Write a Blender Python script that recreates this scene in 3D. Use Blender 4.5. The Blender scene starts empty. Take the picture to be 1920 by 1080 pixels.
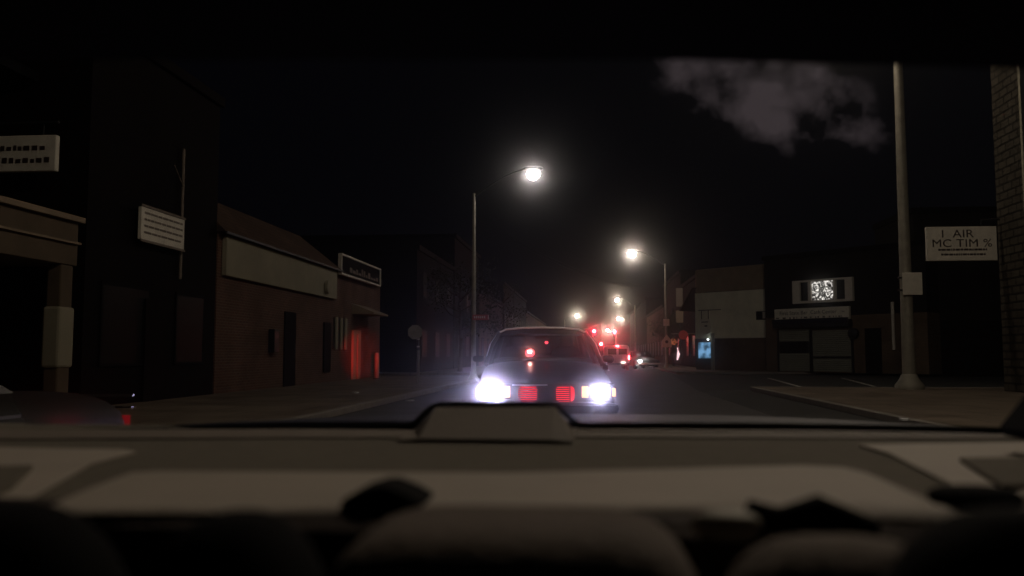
import bpy, bmesh, math, random
from mathutils import Vector, Matrix
random.seed(7)
S = bpy.context.scene
PI = math.pi
R = math.radians

# ------------------------------------------------------------------ camera
FPX, HZ, VPX, CAMH = 1600.0, 664.0, 1105.0, 1.15
pitch = math.atan((HZ - 540) / FPX)
yaw = math.atan((VPX - 960) * math.cos(pitch) / FPX)
cd = bpy.data.cameras.new("camera")
cam = bpy.data.objects.new("camera", cd)
S.collection.objects.link(cam)
cd.sensor_width = 36
cd.lens = 36 * FPX / 1920
cd.clip_start, cd.clip_end = 0.02, 3000
cam.location = (0, 0, CAMH)
cam.rotation_euler = (PI / 2 + pitch, 0, yaw)
cd.dof.use_dof = True
cd.dof.focus_distance = 14.0
cd.dof.aperture_fstop = cd.lens / 8.0
S.camera = cam
CM = Matrix.Translation((0, 0, CAMH)) @ Matrix.Rotation(yaw, 4, 'Z') @ Matrix.Rotation(PI / 2 + pitch, 4, 'X')
CR = CM.to_3x3()

def ray(px, py):
    return (CR @ Vector(((px - 960) / FPX, (540 - py) / FPX, -1))).normalized()
O = Vector((0, 0, CAMH))
def at_plane(px, py, p0, n):
    d = ray(px, py)
    return O + d * ((Vector(p0) - O).dot(n) / d.dot(n))
def at_u(px, py, u): return at_plane(px, py, (u, 0, 0), Vector((1, 0, 0)))
def at_v(px, py, v): return at_plane(px, py, (0, v, 0), Vector((0, 1, 0)))
def at_z(px, py, z=0.0): return at_plane(px, py, (0, 0, z), Vector((0, 0, 1)))

# ------------------------------------------------------------------ world, moon, exposure
W = bpy.data.worlds.new("World"); S.world = W; W.use_nodes = True
nt = W.node_tree; nt.nodes.clear()
def N(t, typ, **k):
    n = t.nodes.new(typ)
    for a, b in k.items(): setattr(n, a, b)
    return n
wo = N(nt, 'ShaderNodeOutputWorld'); bg = N(nt, 'ShaderNodeBackground')
nt.links.new(bg.outputs[0], wo.inputs[0])
sky = N(nt, 'ShaderNodeTexSky'); sky.sky_type = 'NISHITA'; sky.sun_disc = False
sky.sun_elevation = R(-4); sky.sun_rotation = R(60)
tc = N(nt, 'ShaderNodeTexCoord')
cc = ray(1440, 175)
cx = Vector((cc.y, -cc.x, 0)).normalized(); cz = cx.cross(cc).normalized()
def dotn(vec, off=0.0, sc=1.0):
    d = N(nt, 'ShaderNodeVectorMath', operation='DOT_PRODUCT'); d.inputs[1].default_value = vec
    nt.links.new(tc.outputs['Generated'], d.inputs[0])
    m = N(nt, 'ShaderNodeMath', operation='MULTIPLY_ADD'); m.inputs[1].default_value = sc; m.inputs[2].default_value = off
    nt.links.new(d.outputs['Value'], m.inputs[0]); return m.outputs[0]
def mth(op, a, b=None, clamp=False, t=None):
    t = t or nt
    m = N(t, 'ShaderNodeMath', operation=op); m.use_clamp = clamp
    for i, x in enumerate((a, b)):
        if x is None: continue
        if isinstance(x, (int, float)): m.inputs[i].default_value = x
        else: t.links.new(x, m.inputs[i])
    return m.outputs[0]
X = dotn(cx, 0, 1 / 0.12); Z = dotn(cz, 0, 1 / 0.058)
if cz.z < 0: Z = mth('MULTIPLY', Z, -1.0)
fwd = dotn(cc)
# glass reflection painted into the sky as a wedge: its lower edge falls away to the right, then rises
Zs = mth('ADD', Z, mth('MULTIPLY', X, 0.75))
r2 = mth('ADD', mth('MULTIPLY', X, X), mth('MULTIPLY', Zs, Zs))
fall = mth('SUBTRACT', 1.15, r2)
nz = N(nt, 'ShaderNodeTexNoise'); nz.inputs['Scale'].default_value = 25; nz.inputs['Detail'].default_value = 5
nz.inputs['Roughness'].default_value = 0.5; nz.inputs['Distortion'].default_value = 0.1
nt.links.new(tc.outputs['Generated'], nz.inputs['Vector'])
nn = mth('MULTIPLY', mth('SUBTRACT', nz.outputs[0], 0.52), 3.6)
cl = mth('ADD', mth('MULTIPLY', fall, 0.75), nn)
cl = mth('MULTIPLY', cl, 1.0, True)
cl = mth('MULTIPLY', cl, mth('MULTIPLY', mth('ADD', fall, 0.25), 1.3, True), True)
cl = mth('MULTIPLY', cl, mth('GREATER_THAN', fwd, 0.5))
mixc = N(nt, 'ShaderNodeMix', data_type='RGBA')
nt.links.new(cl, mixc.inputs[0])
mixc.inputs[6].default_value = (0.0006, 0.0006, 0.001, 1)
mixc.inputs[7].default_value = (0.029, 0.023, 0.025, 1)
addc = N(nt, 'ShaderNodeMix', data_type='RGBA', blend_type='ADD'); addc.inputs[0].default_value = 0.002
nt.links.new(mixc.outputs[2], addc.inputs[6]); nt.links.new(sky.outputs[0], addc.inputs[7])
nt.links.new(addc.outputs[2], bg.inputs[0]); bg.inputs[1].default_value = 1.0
ml = bpy.data.lights.new("moon", 'SUN'); ml.energy = 0.006; ml.angle = R(0.5); ml.color = (0.75, 0.8, 1)
mo = bpy.data.objects.new("moon", ml); S.collection.objects.link(mo); mo.rotation_euler = (R(40), 0, R(-35))
S.view_settings.view_transform = 'Standard'; S.view_settings.look = 'None'
S.view_settings.exposure = 0.3; S.view_settings.gamma = 1
S.cycles.use_denoising = True
S.cycles.use_adaptive_sampling = False
S.cycles.volume_bounces = 0
S.cycles.max_bounces = 6
S.cycles.transparent_max_bounces = 16
S.cycles.sample_clamp_indirect = 4

LAMP = 60.0        # radiance of the street lamp bowls in view
HEAD = 200.0

# ------------------------------------------------------------------ materials
def mat(name, col, rough=0.7, metal=0.0, spec=0.5, noise=0.0, nscale=3.0, bump=0.0, bscale=40.0, coat=0.0, col2=None):
    m = bpy.data.materials.new(name); m.use_nodes = True
    t = m.node_tree; b = t.nodes['Principled BSDF']
    b.inputs['Base Color'].default_value = (*col, 1); b.inputs['Roughness'].default_value = rough
    b.inputs['Metallic'].default_value = metal; b.inputs['Specular IOR Level'].default_value = spec
    b.inputs['Coat Weight'].default_value = coat
    tc = N(t, 'ShaderNodeTexCoord')
    if noise or col2:
        n = N(t, 'ShaderNodeTexNoise'); n.inputs['Scale'].default_value = nscale; n.inputs['Detail'].default_value = 7
        n.inputs['Roughness'].default_value = 0.65
        t.links.new(tc.outputs['Object'], n.inputs['Vector'])
        r = N(t, 'ShaderNodeValToRGB'); r.color_ramp.elements[0].position = 0.3; r.color_ramp.elements[1].position = 0.7
        c2 = col2 or tuple(min(1, c * (1 + noise)) for c in col)
        c1 = col if col2 else tuple(c * (1 - noise) for c in col)
        r.color_ramp.elements[0].color = (*c1, 1); r.color_ramp.elements[1].color = (*c2, 1)
        t.links.new(n.outputs[0], r.inputs[0]); t.links.new(r.outputs[0], b.inputs['Base Color'])
    if bump:
        n2 = N(t, 'ShaderNodeTexNoise'); n2.inputs['Scale'].default_value = bscale; n2.inputs['Detail'].default_value = 6
        t.links.new(tc.outputs['Object'], n2.inputs['Vector'])
        bp = N(t, 'ShaderNodeBump'); bp.inputs['Strength'].default_value = bump; bp.inputs['Distance'].default_value = 0.02
        t.links.new(n2.outputs[0], bp.inputs['Height']); t.links.new(bp.outputs[0], b.inputs['Normal'])
    return m

def brick(name, c1, c2, mortar, axis='Y', scale=1.0, bw=0.22, bh=0.075, rough=0.85, ms=.012, up="Z"):
    m = bpy.data.materials.new(name); m.use_nodes = True
    t = m.node_tree; b = t.nodes['Principled BSDF']; b.inputs['Roughness'].default_value = rough; b.inputs['Specular IOR Level'].default_value = .12
    tc = N(t, 'ShaderNodeTexCoord'); sp = N(t, 'ShaderNodeSeparateXYZ'); cb = N(t, 'ShaderNodeCombineXYZ')
    t.links.new(tc.outputs['Object'], sp.inputs[0])
    t.links.new(sp.outputs[axis], cb.inputs[0]); t.links.new(sp.outputs[up], cb.inputs[1])
    k = N(t, 'ShaderNodeTexBrick'); k.inputs['Scale'].default_value = scale
    k.inputs['Brick Width'].default_value = bw; k.inputs['Row Height'].default_value = bh
    k.inputs['Mortar Size'].default_value = ms
    k.inputs['Color1'].default_value = (*c1, 1); k.inputs['Color2'].default_value = (*c2, 1); k.inputs['Mortar'].default_value = (*mortar, 1)
    t.links.new(cb.outputs[0], k.inputs['Vector'])
    n = N(t, 'ShaderNodeTexNoise'); n.inputs['Scale'].default_value = 0.9; n.inputs['Detail'].default_value = 8
    t.links.new(tc.outputs['Object'], n.inputs['Vector'])
    mx = N(t, 'ShaderNodeMix', data_type='RGBA', blend_type='MULTIPLY'); mx.inputs[0].default_value = 0.8
    r = N(t, 'ShaderNodeValToRGB'); r.color_ramp.elements[0].position = 0.3; r.color_ramp.elements[0].color = (.45, .42, .4, 1)
    r.color_ramp.elements[1].position = 0.65
    t.links.new(n.outputs[0], r.inputs[0])
    t.links.new(k.outputs['Color'], mx.inputs[6]); t.links.new(r.outputs[0], mx.inputs[7]); t.links.new(mx.outputs[2], b.inputs['Base Color'])
    bp = N(t, 'ShaderNodeBump'); bp.inputs['Strength'].default_value = 0.5; bp.inputs['Distance'].default_value = 0.01
    t.links.new(k.outputs['Fac'], bp.inputs['Height']); bp.invert = True
    t.links.new(bp.outputs[0], b.inputs['Normal'])
    return m

def emit(name, col, s):
    m = bpy.data.materials.new(name); m.use_nodes = True
    t = m.node_tree; t.nodes.clear()
    o = N(t, 'ShaderNodeOutputMaterial'); e = N(t, 'ShaderNodeEmission')
    e.inputs[0].default_value = (*col, 1); e.inputs[1].default_value = s
    t.links.new(e.outputs[0], o.inputs[0]); return m

def glass(name, tint=(0.75, 0.75, 0.8), rough=0.05, amt=1.0):
    m = bpy.data.materials.new(name); m.use_nodes = True
    t = m.node_tree; t.nodes.clear()
    o = N(t, 'ShaderNodeOutputMaterial'); tr = N(t, 'ShaderNodeBsdfTransparent'); g = N(t, 'ShaderNodeBsdfGlossy')
    tr.inputs[0].default_value = (*tint, 1); g.inputs['Roughness'].default_value = rough
    lw = N(t, 'ShaderNodeLayerWeight'); lw.inputs[0].default_value = .5
    f = N(t, 'ShaderNodeMath', operation='MULTIPLY_ADD'); f.inputs[1].default_value = .35; f.inputs[2].default_value = .0
    pw_ = N(t, 'ShaderNodeMath', operation='POWER'); pw_.inputs[1].default_value = 3
    t.links.new(lw.outputs['Facing'], pw_.inputs[0]); t.links.new(pw_.outputs[0], f.inputs[0]); f.inputs[2].default_value = .03
    mx = N(t, 'ShaderNodeMixShader'); t.links.new(f.outputs[0], mx.inputs[0]); t.links.new(tr.outputs[0], mx.inputs[1]); t.links.new(g.outputs[0], mx.inputs[2])
    t.links.new(mx.outputs[0], o.inputs[0]); return m

M = {}
M['asphalt'] = mat('asphalt', (.05, .048, .045), .8, noise=.45, nscale=1.3, bump=.6, bscale=60)
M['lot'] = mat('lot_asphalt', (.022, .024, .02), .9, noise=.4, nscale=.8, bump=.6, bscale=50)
M['ground'] = mat('ground_soil', (.03, .028, .025), .95, noise=.4, nscale=.5)
M['concrete'] = mat('pavement_concrete', (.155, .125, .092), .85, noise=.35, nscale=1.6, bump=.3, bscale=30)
M['concrete'] = brick('pavement_slabs', (.21, .17, .125), (.175, .14, .105), (.05, .04, .03), 'X', 1, 1.5, 1.5, ms=.02, up='Y')
M['kerb'] = mat('kerb_stone', (.2, .18, .155), .85, noise=.3, nscale=3, bump=.3)
M['paint'] = mat('road_paint', (.5, .48, .42), .7, noise=.3, nscale=5)
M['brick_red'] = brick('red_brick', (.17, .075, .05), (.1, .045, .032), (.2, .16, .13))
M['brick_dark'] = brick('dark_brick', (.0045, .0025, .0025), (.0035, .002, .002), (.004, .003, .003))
M['brick_pale'] = brick('pale_brick', (.09, .08, .06), (.065, .057, .043), (.02, .017, .013), 'Y', 1, .45, .22, ms=.03)
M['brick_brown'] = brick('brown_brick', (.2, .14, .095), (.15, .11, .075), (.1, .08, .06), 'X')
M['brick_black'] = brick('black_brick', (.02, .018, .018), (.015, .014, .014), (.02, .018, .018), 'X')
M['stucco'] = mat('cream_stucco', (.31, .285, .205), .9, noise=.15, nscale=1.2, bump=.2)
M['stucco_pale'] = mat('pale_side_wall', (.72, .7, .55), .9, noise=.15, nscale=1.2, bump=.2)
M['tan'] = mat('tan_stucco', (.26, .2, .14), .9, noise=.2, nscale=1.2, bump=.2)
M['white'] = mat('white_paint', (.65, .6, .52), .7, noise=.12, nscale=2.5)
M['sign'] = mat('sign_white', (.7, .66, .56), .6, noise=.15, nscale=3)
M['shingle'] = brick('brown_shingle', (.15, .095, .065), (.11, .07, .05), (.05, .035, .03), 'Y', 1, .3, .14)
M['black'] = mat('flat_black', (.005, .005, .006), .8, spec=.08)
M['ink'] = mat('dark_ink', (.03, .016, .012), .7)
M['dkmetal'] = mat('dark_metal', (.03, .03, .032), .5, .6)
M['grey'] = mat('galvanised_steel', (.27, .25, .2), .6, .2, noise=.25, nscale=4)
M['chrome'] = mat('chrome', (.7, .7, .72), .15, 1.0)
M['trim'] = mat('bright_trim', (.8, .8, .82), .5, .6)
M['shutter'] = mat('shutter_grey', (.22, .225, .18), .6, noise=.2, nscale=2)
M['blackglass'] = mat('unlit_window_glass', (.003, .003, .003), .5, spec=.1)
M['wood'] = mat('dark_door', (.006, .004, .0035), .8, spec=.1, noise=.3, nscale=6)
M['winglass'] = mat('dark_window_glass', (.008, .008, .009), .35, spec=.25)
M['glass'] = glass('car_glass')
M['paint_dark'] = mat('dark_blue_car_paint', (.012, .011, .016), .35, coat=.2)
M['paint_own'] = mat('dark_trunk_paint', (.012, .012, .02), .58, coat=.0, spec=.3)
M['paint_maroon'] = mat('dark_brown_car_paint', (.011, .009, .007), .6, coat=.0, spec=.12)
M['paint_white'] = mat('white_van_paint', (.55, .53, .55), .4, coat=.3)
M['plastic'] = mat('black_plastic', (.012, .012, .013), .5)
M['tyre'] = mat('tyre_rubber', (.012, .012, .012), .9)
M['shelf'] = mat('olive_shelf_fabric', (.17, .148, .112), .95, noise=.1, nscale=40, bump=.4, bscale=300)
M['beige'] = mat('beige_vinyl', (.44, .385, .32), .75, noise=.06, nscale=8, bump=.15, bscale=200)
M['taupe'] = mat('taupe_vinyl', (.19, .155, .125), .75, noise=.06, nscale=8, bump=.15, bscale=200)
M['cushion'] = mat('worn_brown_cushion', (.13, .1, .08), .9, noise=.12, nscale=12, bump=.3, bscale=150)
M['brownfab'] = mat('brown_seat_fabric', (.05, .035, .028), .95, noise=.15, nscale=30, bump=.3, bscale=200)
M['blackfab'] = mat('black_seat_fabric', (.006, .0055, .006), .95, spec=.1)
M['lamp'] = emit('street_lamp_glow', (1, .9, .84), LAMP)
M['lampfar'] = emit('far_street_lamp_glow', (1, .74, .42), LAMP * 7)
M['lamp_added'] = emit('added_lamp_glow', (1, .84, .66), 620)  # unseen lamp, added to light the cabin and the left fronts
M['lampmid'] = emit('tall_street_lamp_glow', (1, .84, .66), 300)
M['head'] = emit('headlight_glow', (.64, .6, 1), HEAD)
M['head2'] = emit('weaker_headlight_glow', (.64, .6, 1), HEAD * .5)
M['amber'] = emit('lit_amber_lens', (1, .48, .14), 1.6)
M['red'] = emit('red_signal_glow', (1, .02, .04), 480)
M['redlens'] = emit('red_grille_glow', (1, .025, .04), 1.1)
M['redtail'] = emit('red_tail_glow', (1, .025, .035), 190)
M['redtail_dim'] = emit('dim_red_tail_lens', (1, .04, .05), .1)
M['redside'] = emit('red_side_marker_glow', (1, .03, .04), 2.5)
M['beacon'] = emit('red_beacon_glow', (1, .03, .04), 7)
M['beacon2'] = emit('beacon_bulb', (1, .4, .3), 90)
M['whitepoint'] = emit('white_point_glow', (1, .98, .95), 60)
M['shoplamp'] = emit('shop_lamp_glow', (.9, 1, 1), 3)
M['pinkneon'] = emit('pink_neon', (1, .62, .66), 1.2)
M['orangesig'] = emit('dull_orange_signal', (1, .25, .1), .35)
M['leaf'] = mat('night_leaves', (.05, .06, .03), .8, noise=.4, nscale=5)
M['leafdark'] = mat('sooty_leaves', (.014, .013, .008), .9)
M['bark'] = mat('bark', (.06, .045, .035), .9, noise=.3, nscale=10)
M['litter'] = mat('litter_white', (.6, .6, .6), .6)
M['redsign'] = mat('red_street_sign', (.45, .06, .06), .5)
M['rust'] = mat('worn_fascia', (.1, .072, .045), .85, noise=.3, nscale=2, bump=.2)

def sparkle():
    m = bpy.data.materials.new('glittering_lit_window'); m.use_nodes = True
    t = m.node_tree; t.nodes.clear()
    o = N(t, 'ShaderNodeOutputMaterial'); e = N(t, 'ShaderNodeEmission'); tc = N(t, 'ShaderNodeTexCoord')
    n = N(t, 'ShaderNodeTexNoise'); n.inputs['Scale'].default_value = 3.4; n.inputs['Detail'].default_value = 4; n.inputs['Distortion'].default_value = 3.0
    t.links.new(tc.outputs['Object'], n.inputs['Vector'])
    r = N(t, 'ShaderNodeValToRGB'); r.color_ramp.elements[0].position = .48; r.color_ramp.elements[0].color = (.006, .005, .004, 1)
    r.color_ramp.elements[1].position = .66; r.color_ramp.elements[1].color = (1, .95, .88, 1)
    t.links.new(n.outputs[0], r.inputs[0]); t.links.new(r.outputs[0], e.inputs[0]); e.inputs[1].default_value = 1.1
    t.links.new(e.outputs[0], o.inputs[0]); return m
M['sparkle'] = sparkle()
def blueshop():
    m = bpy.data.materials.new('blue_lit_window'); m.use_nodes = True
    t = m.node_tree; t.nodes.clear()
    o = N(t, 'ShaderNodeOutputMaterial'); e = N(t, 'ShaderNodeEmission'); tc = N(t, 'ShaderNodeTexCoord')
    n = N(t, 'ShaderNodeTexNoise'); n.inputs['Scale'].default_value = 2.2; n.inputs['Detail'].default_value = 3
    t.links.new(tc.outputs['Object'], n.inputs['Vector'])
    r = N(t, 'ShaderNodeValToRGB'); r.color_ramp.elements[0].position = .42; r.color_ramp.elements[0].color = (.02, .05, .08, 1)
    r.color_ramp.elements[1].position = .6; r.color_ramp.elements[1].color = (.14, .3, .5, 1)
    t.links.new(n.outputs[0], r.inputs[0]); t.links.new(r.outputs[0], e.inputs[0]); e.inputs[1].default_value = 1.0
    t.links.new(e.outputs[0], o.inputs[0]); return m
M['blueshop'] = blueshop()
def film():
    # scatter added in the rear window to imitate lens bloom: light from the lamps outside scatters a little round its own direction
    m = bpy.data.materials.new('bloom_film'); m.use_nodes = True
    t = m.node_tree; t.nodes.clear()
    o = N(t, 'ShaderNodeOutputMaterial')
    s1 = N(t, 'ShaderNodeVolumeScatter')
    s1.inputs['Density'].default_value = 26.0; s1.inputs['Anisotropy'].default_value = .996
    s2 = N(t, 'ShaderNodeVolumeScatter'); s2.inputs['Density'].default_value = 1.6; s2.inputs['Anisotropy'].default_value = .975
    a = N(t, 'ShaderNodeAddShader'); t.links.new(s1.outputs[0], a.inputs[0]); t.links.new(s2.outputs[0], a.inputs[1])
    t.links.new(a.outputs[0], o.inputs['Volume']); return m
M['film'] = film()

# ------------------------------------------------------------------ mesh helpers
def lm(o):
    return Matrix.Translation(o.location) @ Matrix.Rotation(o.rotation_euler.z, 4, 'Z')
class MB:
    def __init__(s): s.v = []; s.f = []
    def add(s, vs, fs):
        b = len(s.v); s.v += [Vector(x) for x in vs]; s.f += [[b + i for i in f] for f in fs]; return s
    def box(s, x0, x1, y0, y1, z0, z1, m=None):
        vs = [Vector(p) for p in [(x0, y0, z0), (x1, y0, z0), (x1, y1, z0), (x0, y1, z0), (x0, y0, z1), (x1, y0, z1), (x1, y1, z1), (x0, y1, z1)]]
        if m: vs = [m @ p for p in vs]
        return s.add(vs, [(0, 3, 2, 1), (4, 5, 6, 7), (0, 1, 5, 4), (1, 2, 6, 5), (2, 3, 7, 6), (3, 0, 4, 7)])
    def loft(s, rings, cap=True, closed=True):
        n = len(rings[0]); vs = [p for r in rings for p in r]; fs = []
        for i in range(len(rings) - 1):
            for j in range(n if closed else n - 1):
                k = (j + 1) % n
                fs.append((i * n + j, i * n + k, (i + 1) * n + k, (i + 1) * n + j))
        if cap: fs += [tuple(range(n - 1, -1, -1)), tuple((len(rings) - 1) * n + j for j in range(n))]
        return s.add(vs, fs)
    def tube(s, pts, rad, n=10):
        pts = [Vector(p) for p in pts]; rings = []
        rad = rad if isinstance(rad, (list, tuple)) else [rad] * len(pts)
        for i, p in enumerate(pts):
            d = (pts[min(i + 1, len(pts) - 1)] - pts[max(i - 1, 0)]).normalized()
            a = d.cross(Vector((0, 0, 1)))
            if a.length < 1e-3: a = Vector((1, 0, 0))
            a.normalize(); b = d.cross(a)
            rings.append([p + (a * math.cos(2 * PI * k / n) + b * math.sin(2 * PI * k / n)) * rad[i] for k in range(n)])
        return s.loft(rings)
    def lathe(s, prof, n=20, m=None, axis='Z'):
        rings = []
        for r, h in prof:
            ring = []
            for k in range(n):
                c, q = r * math.cos(2 * PI * k / n), r * math.sin(2 * PI * k / n)
                p = Vector((c, q, h)) if axis == 'Z' else (Vector((h, c, q)) if axis == 'X' else Vector((c, h, q)))
                ring.append(m @ p if m else p)
            rings.append(ring)
        return s.loft(rings)
    def prism(s, pts, vec):
        vec = Vector(vec); a = [Vector(p) for p in pts]; n = len(a)
        return s.add(a + [p + vec for p in a], [tuple(range(n)), tuple(range(2 * n - 1, n - 1, -1))] + [(i, i + n, (i + 1) % n + n, (i + 1) % n) for i in range(n)])
    def se(s, c, h, e=3.0, n=28, k=14):
        c = Vector(c); rings = []
        sg = lambda t, p: math.copysign(abs(t) ** p, t)
        for i in range(1, k):
            ph = -PI / 2 + PI * i / k
            rings.append([c + Vector((h[0] * sg(math.cos(ph), 2 / e) * sg(math.cos(2 * PI * j / n), 2 / e),
                                      h[1] * sg(math.cos(ph), 2 / e) * sg(math.sin(2 * PI * j / n), 2 / e), h[2] * sg(math.sin(ph), 2 / e))) for j in range(n)])
        return s.loft(rings)
    def build(s, name, m, parent=None, world=False, smooth=False, bevel=0):
        vs = s.v
        if world and parent is not None:
            p = parent
            while p.parent: p = p.parent
            inv = lm(p).inverted(); vs = [inv @ v for v in vs]
        me = bpy.data.meshes.new(name); me.from_pydata([tuple(v) for v in vs], [], s.f); me.update()
        b = bmesh.new(); b.from_mesh(me); bmesh.ops.recalc_face_normals(b, faces=b.faces)
        b.to_mesh(me); b.free()
        me.materials.append(m)
        if smooth:
            me.polygons.foreach_set('use_smooth', [True] * len(me.polygons))
        o = bpy.data.objects.new(name, me); S.collection.objects.link(o)
        if parent is not None: o.parent = parent
        if bevel:
            md = o.modifiers.new('bevel', 'BEVEL'); md.width = bevel; md.segments = 2; md.limit_method = 'ANGLE'
        if smooth:
            me.set_sharp_from_angle(angle=R(50)) if hasattr(me, 'set_sharp_from_angle') else None
        return o
def tag(o, label, cat, group=None):
    o['label'] = label; o['category'] = cat
    if group: o['group'] = group
    return o
def thing(name, label, cat, loc=(0, 0, 0), rz=0.0, group=None):
    o = bpy.data.objects.new(name, None); S.collection.objects.link(o)
    o.location = loc; o.rotation_euler = (0, 0, rz); o.empty_display_size = .2
    return tag(o, label, cat, group)
def struct(o, k='structure'): o['kind'] = k; return o
def dup(root, loc, rz, label=None, group=None, matmap={}):
    r = root.copy(); S.collection.objects.link(r); r.location = loc; r.rotation_euler = (0, 0, rz)
    if label: r['label'] = label
    if group: r['group'] = group
    for ch in list(root.children):
        c = ch.copy(); S.collection.objects.link(c); c.parent = r
        if c.type == 'MESH' and c.data.materials and c.data.materials[0].name in matmap:
            c.data = c.data.copy(); c.data.materials[0] = matmap[c.data.materials[0].name]
        for g in ch.children:
            d = g.copy(); S.collection.objects.link(d); d.parent = c
    return r
def text_(name, body, size, m, parent, mw, sx=1.0, extr=.004, align='CENTER'):
    c = bpy.data.curves.new(name, 'FONT'); c.body = body; c.size = size; c.extrude = extr; c.align_x = align
    c.offset = 0.0
    c.materials.append(m)
    c.space_character = 1.04
    o = bpy.data.objects.new(name, c); S.collection.objects.link(o); o.parent = parent
    o.matrix_basis = mw @ Matrix.Diagonal((sx, 1, 1, 1)); return o

def text(*a, **k):
    o = text_(*a, **k)
    bpy.context.view_layer.update()
    me = bpy.data.meshes.new_from_object(o.evaluated_get(bpy.context.evaluated_depsgraph_get()))
    n = bpy.data.objects.new('lettering', me); S.collection.objects.link(n); n.parent = o.parent; n.matrix_basis = o.matrix_basis.copy()
    bpy.data.objects.remove(o); return n

# ------------------------------------------------------------------ ground, road, pavements
struct(MB().box(-900, 900, -60, 1800, -1, 0).build('ground', M['ground']))
KL, KR = -4.65, 5.0
struct(MB().box(KL, KR, -30, 900, .001, .004).build('road', M['asphalt']))
struct(MB().box(-60, KL - .001, 40.3, 46.0, .001, .004).build('side_road', M['asphalt']))
struct(MB().box(6.2, 60, 28.5, 49.0, .001, .004).build('parking_lot', M['lot']))
struct(MB().box(-16, KL - .15, -20, 40, 0, .13).box(-16, KL - .15, 46.2, 400, 0, .13).build('pavement_west', M['concrete']))
struct(MB().box(KL - .148, KL, -20, 40, 0, .135).box(KL - .148, KL, 46.2, 400, 0, .135).build('kerb_west', M['kerb'], bevel=.02))
struct(MB().box(KR + .15, 40, -20, 27.3, 0, .13).box(KR + .15, 12, 50.3, 400, 0, .13).box(12, 40, 50.3, 66, 0, .13).build('pavement_east', M['concrete']))
struct(MB().box(KR, KR + .148, -20, 27.3, 0, .135).box(KR, KR + .148, 50.3, 400, 0, .135)
       .box(KR, 40, 27.302, 27.45, 0, .135).box(KR, 40, 50.15, 50.298, 0, .135).build('kerb_east', M['kerb'], bevel=.02))
struct(MB().box(3.4, KR - .001, 8, 27, .005, .008).add([(3.4, 27, .008), (6.2, 29, .008), (6.2, 49, .008), (4.6, 49, .008), (3.4, 27, .005), (6.2, 29, .005), (6.2, 49, .005), (4.6, 49, .005)], [(0, 1, 2, 3), (4, 5, 6, 7), (0, 1, 5, 4), (1, 2, 6, 5), (2, 3, 7, 6), (3, 0, 4, 7)]).build('dark_road_strip', M['lot']))  # darker asphalt colour laid along the right of the road
mk = MB()
for a, b in (((1440, 709), (1512, 729)), ((1578, 709), (1640, 725))):
    p, q = at_z(*a), at_z(*b); d = (q - p).normalized(); s = Vector((-d.y, d.x, 0)) * .06
    p.z = q.z = .006
    mk.prism([p + s, p - s, q - s, q + s], (0, 0, .003))
struct(mk.build('parking_lines', M['paint']))
mk = MB()
for v in range(60, 260, 9): mk.box(1.3, 1.42, v, v + 3, .005, .008)
struct(mk.build('lane_markings', M['paint']))

# ------------------------------------------------------------------ buildings, west side
UW = -9.6
def wallU(mb, u, a, b, t=.08):          # box on the facade plane x=u, from two pixels
    p, q = at_u(*a, u), at_u(*b, u)
    return mb.box(u, u + t, min(p.y, q.y), max(p.y, q.y), min(p.z, q.z), max(p.z, q.z))
def panel(name, m, par, u, v0, v1, z0, z1, t=.06, u_off=0.0, bevel=0):
    return MB().box(u + u_off, u + u_off + t, v0, v1, z0, z1).build(name, m, par, True, bevel=bevel)
def windowU(par, u, v0, v1, z0, z1, fm=None, n=1):
    f = MB(); w = .07
    f.box(u + .001, u + .03, v0, v1, z0, z0 + w).box(u + .001, u + .03, v0, v1, z1 - w, z1)
    for i in range(n + 1):
        y = v0 + (v1 - v0 - w) * i / n
        f.box(u + .002, u + .028, y, y + w, z0 + w, z1 - w)
    fo = f.build('window', fm or M['black'], par, True)
    MB().box(u + .001, u + .025, v0 + w, v1 - w, z0 + w, z1 - w).build('pane', M['blackglass'], fo, True)
    return fo

# porch building at the left edge
A = thing('porch_building', 'dark storefront with worn tan fascia and pale corner column at the left edge', 'building', (UW, 10, .13))
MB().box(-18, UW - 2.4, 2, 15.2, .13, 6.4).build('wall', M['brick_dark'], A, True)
MB().box(-18, UW, 2, 15.2, 2.8, 3.62).build('fascia', M['rust'], A, True, bevel=.02)
MB().box(UW + .001, UW + .1, 2, 15.25, 3.62, 3.72).box(UW + .001, UW + .07, 2, 15.2, 3.2, 3.24).build('fascia_trim', M['tan'], A, True)
c = MB().box(UW - .3, UW - .02, 14.75, 15.12, .13, 2.8).build('column', M['rust'], A, True, bevel=.03)
MB().box(UW - .33, UW + .02, 14.70, 15.16, .9, 2.02).build('column_casing', M['stucco'], c, True, bevel=.05)
for v in (5, 9): windowU(A, UW - 2.4, v, v + 2.6, .9, 2.5)
MB().box(UW - 2.399, UW - 2.34, 12.2, 13.2, .13, 2.3).build('door', M['wood'], A, True)
MB().box(-18.2, UW - 1.0, 1.8, 15.3, 6.4, 6.6).build('roof', M['black'], A, True)

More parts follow.
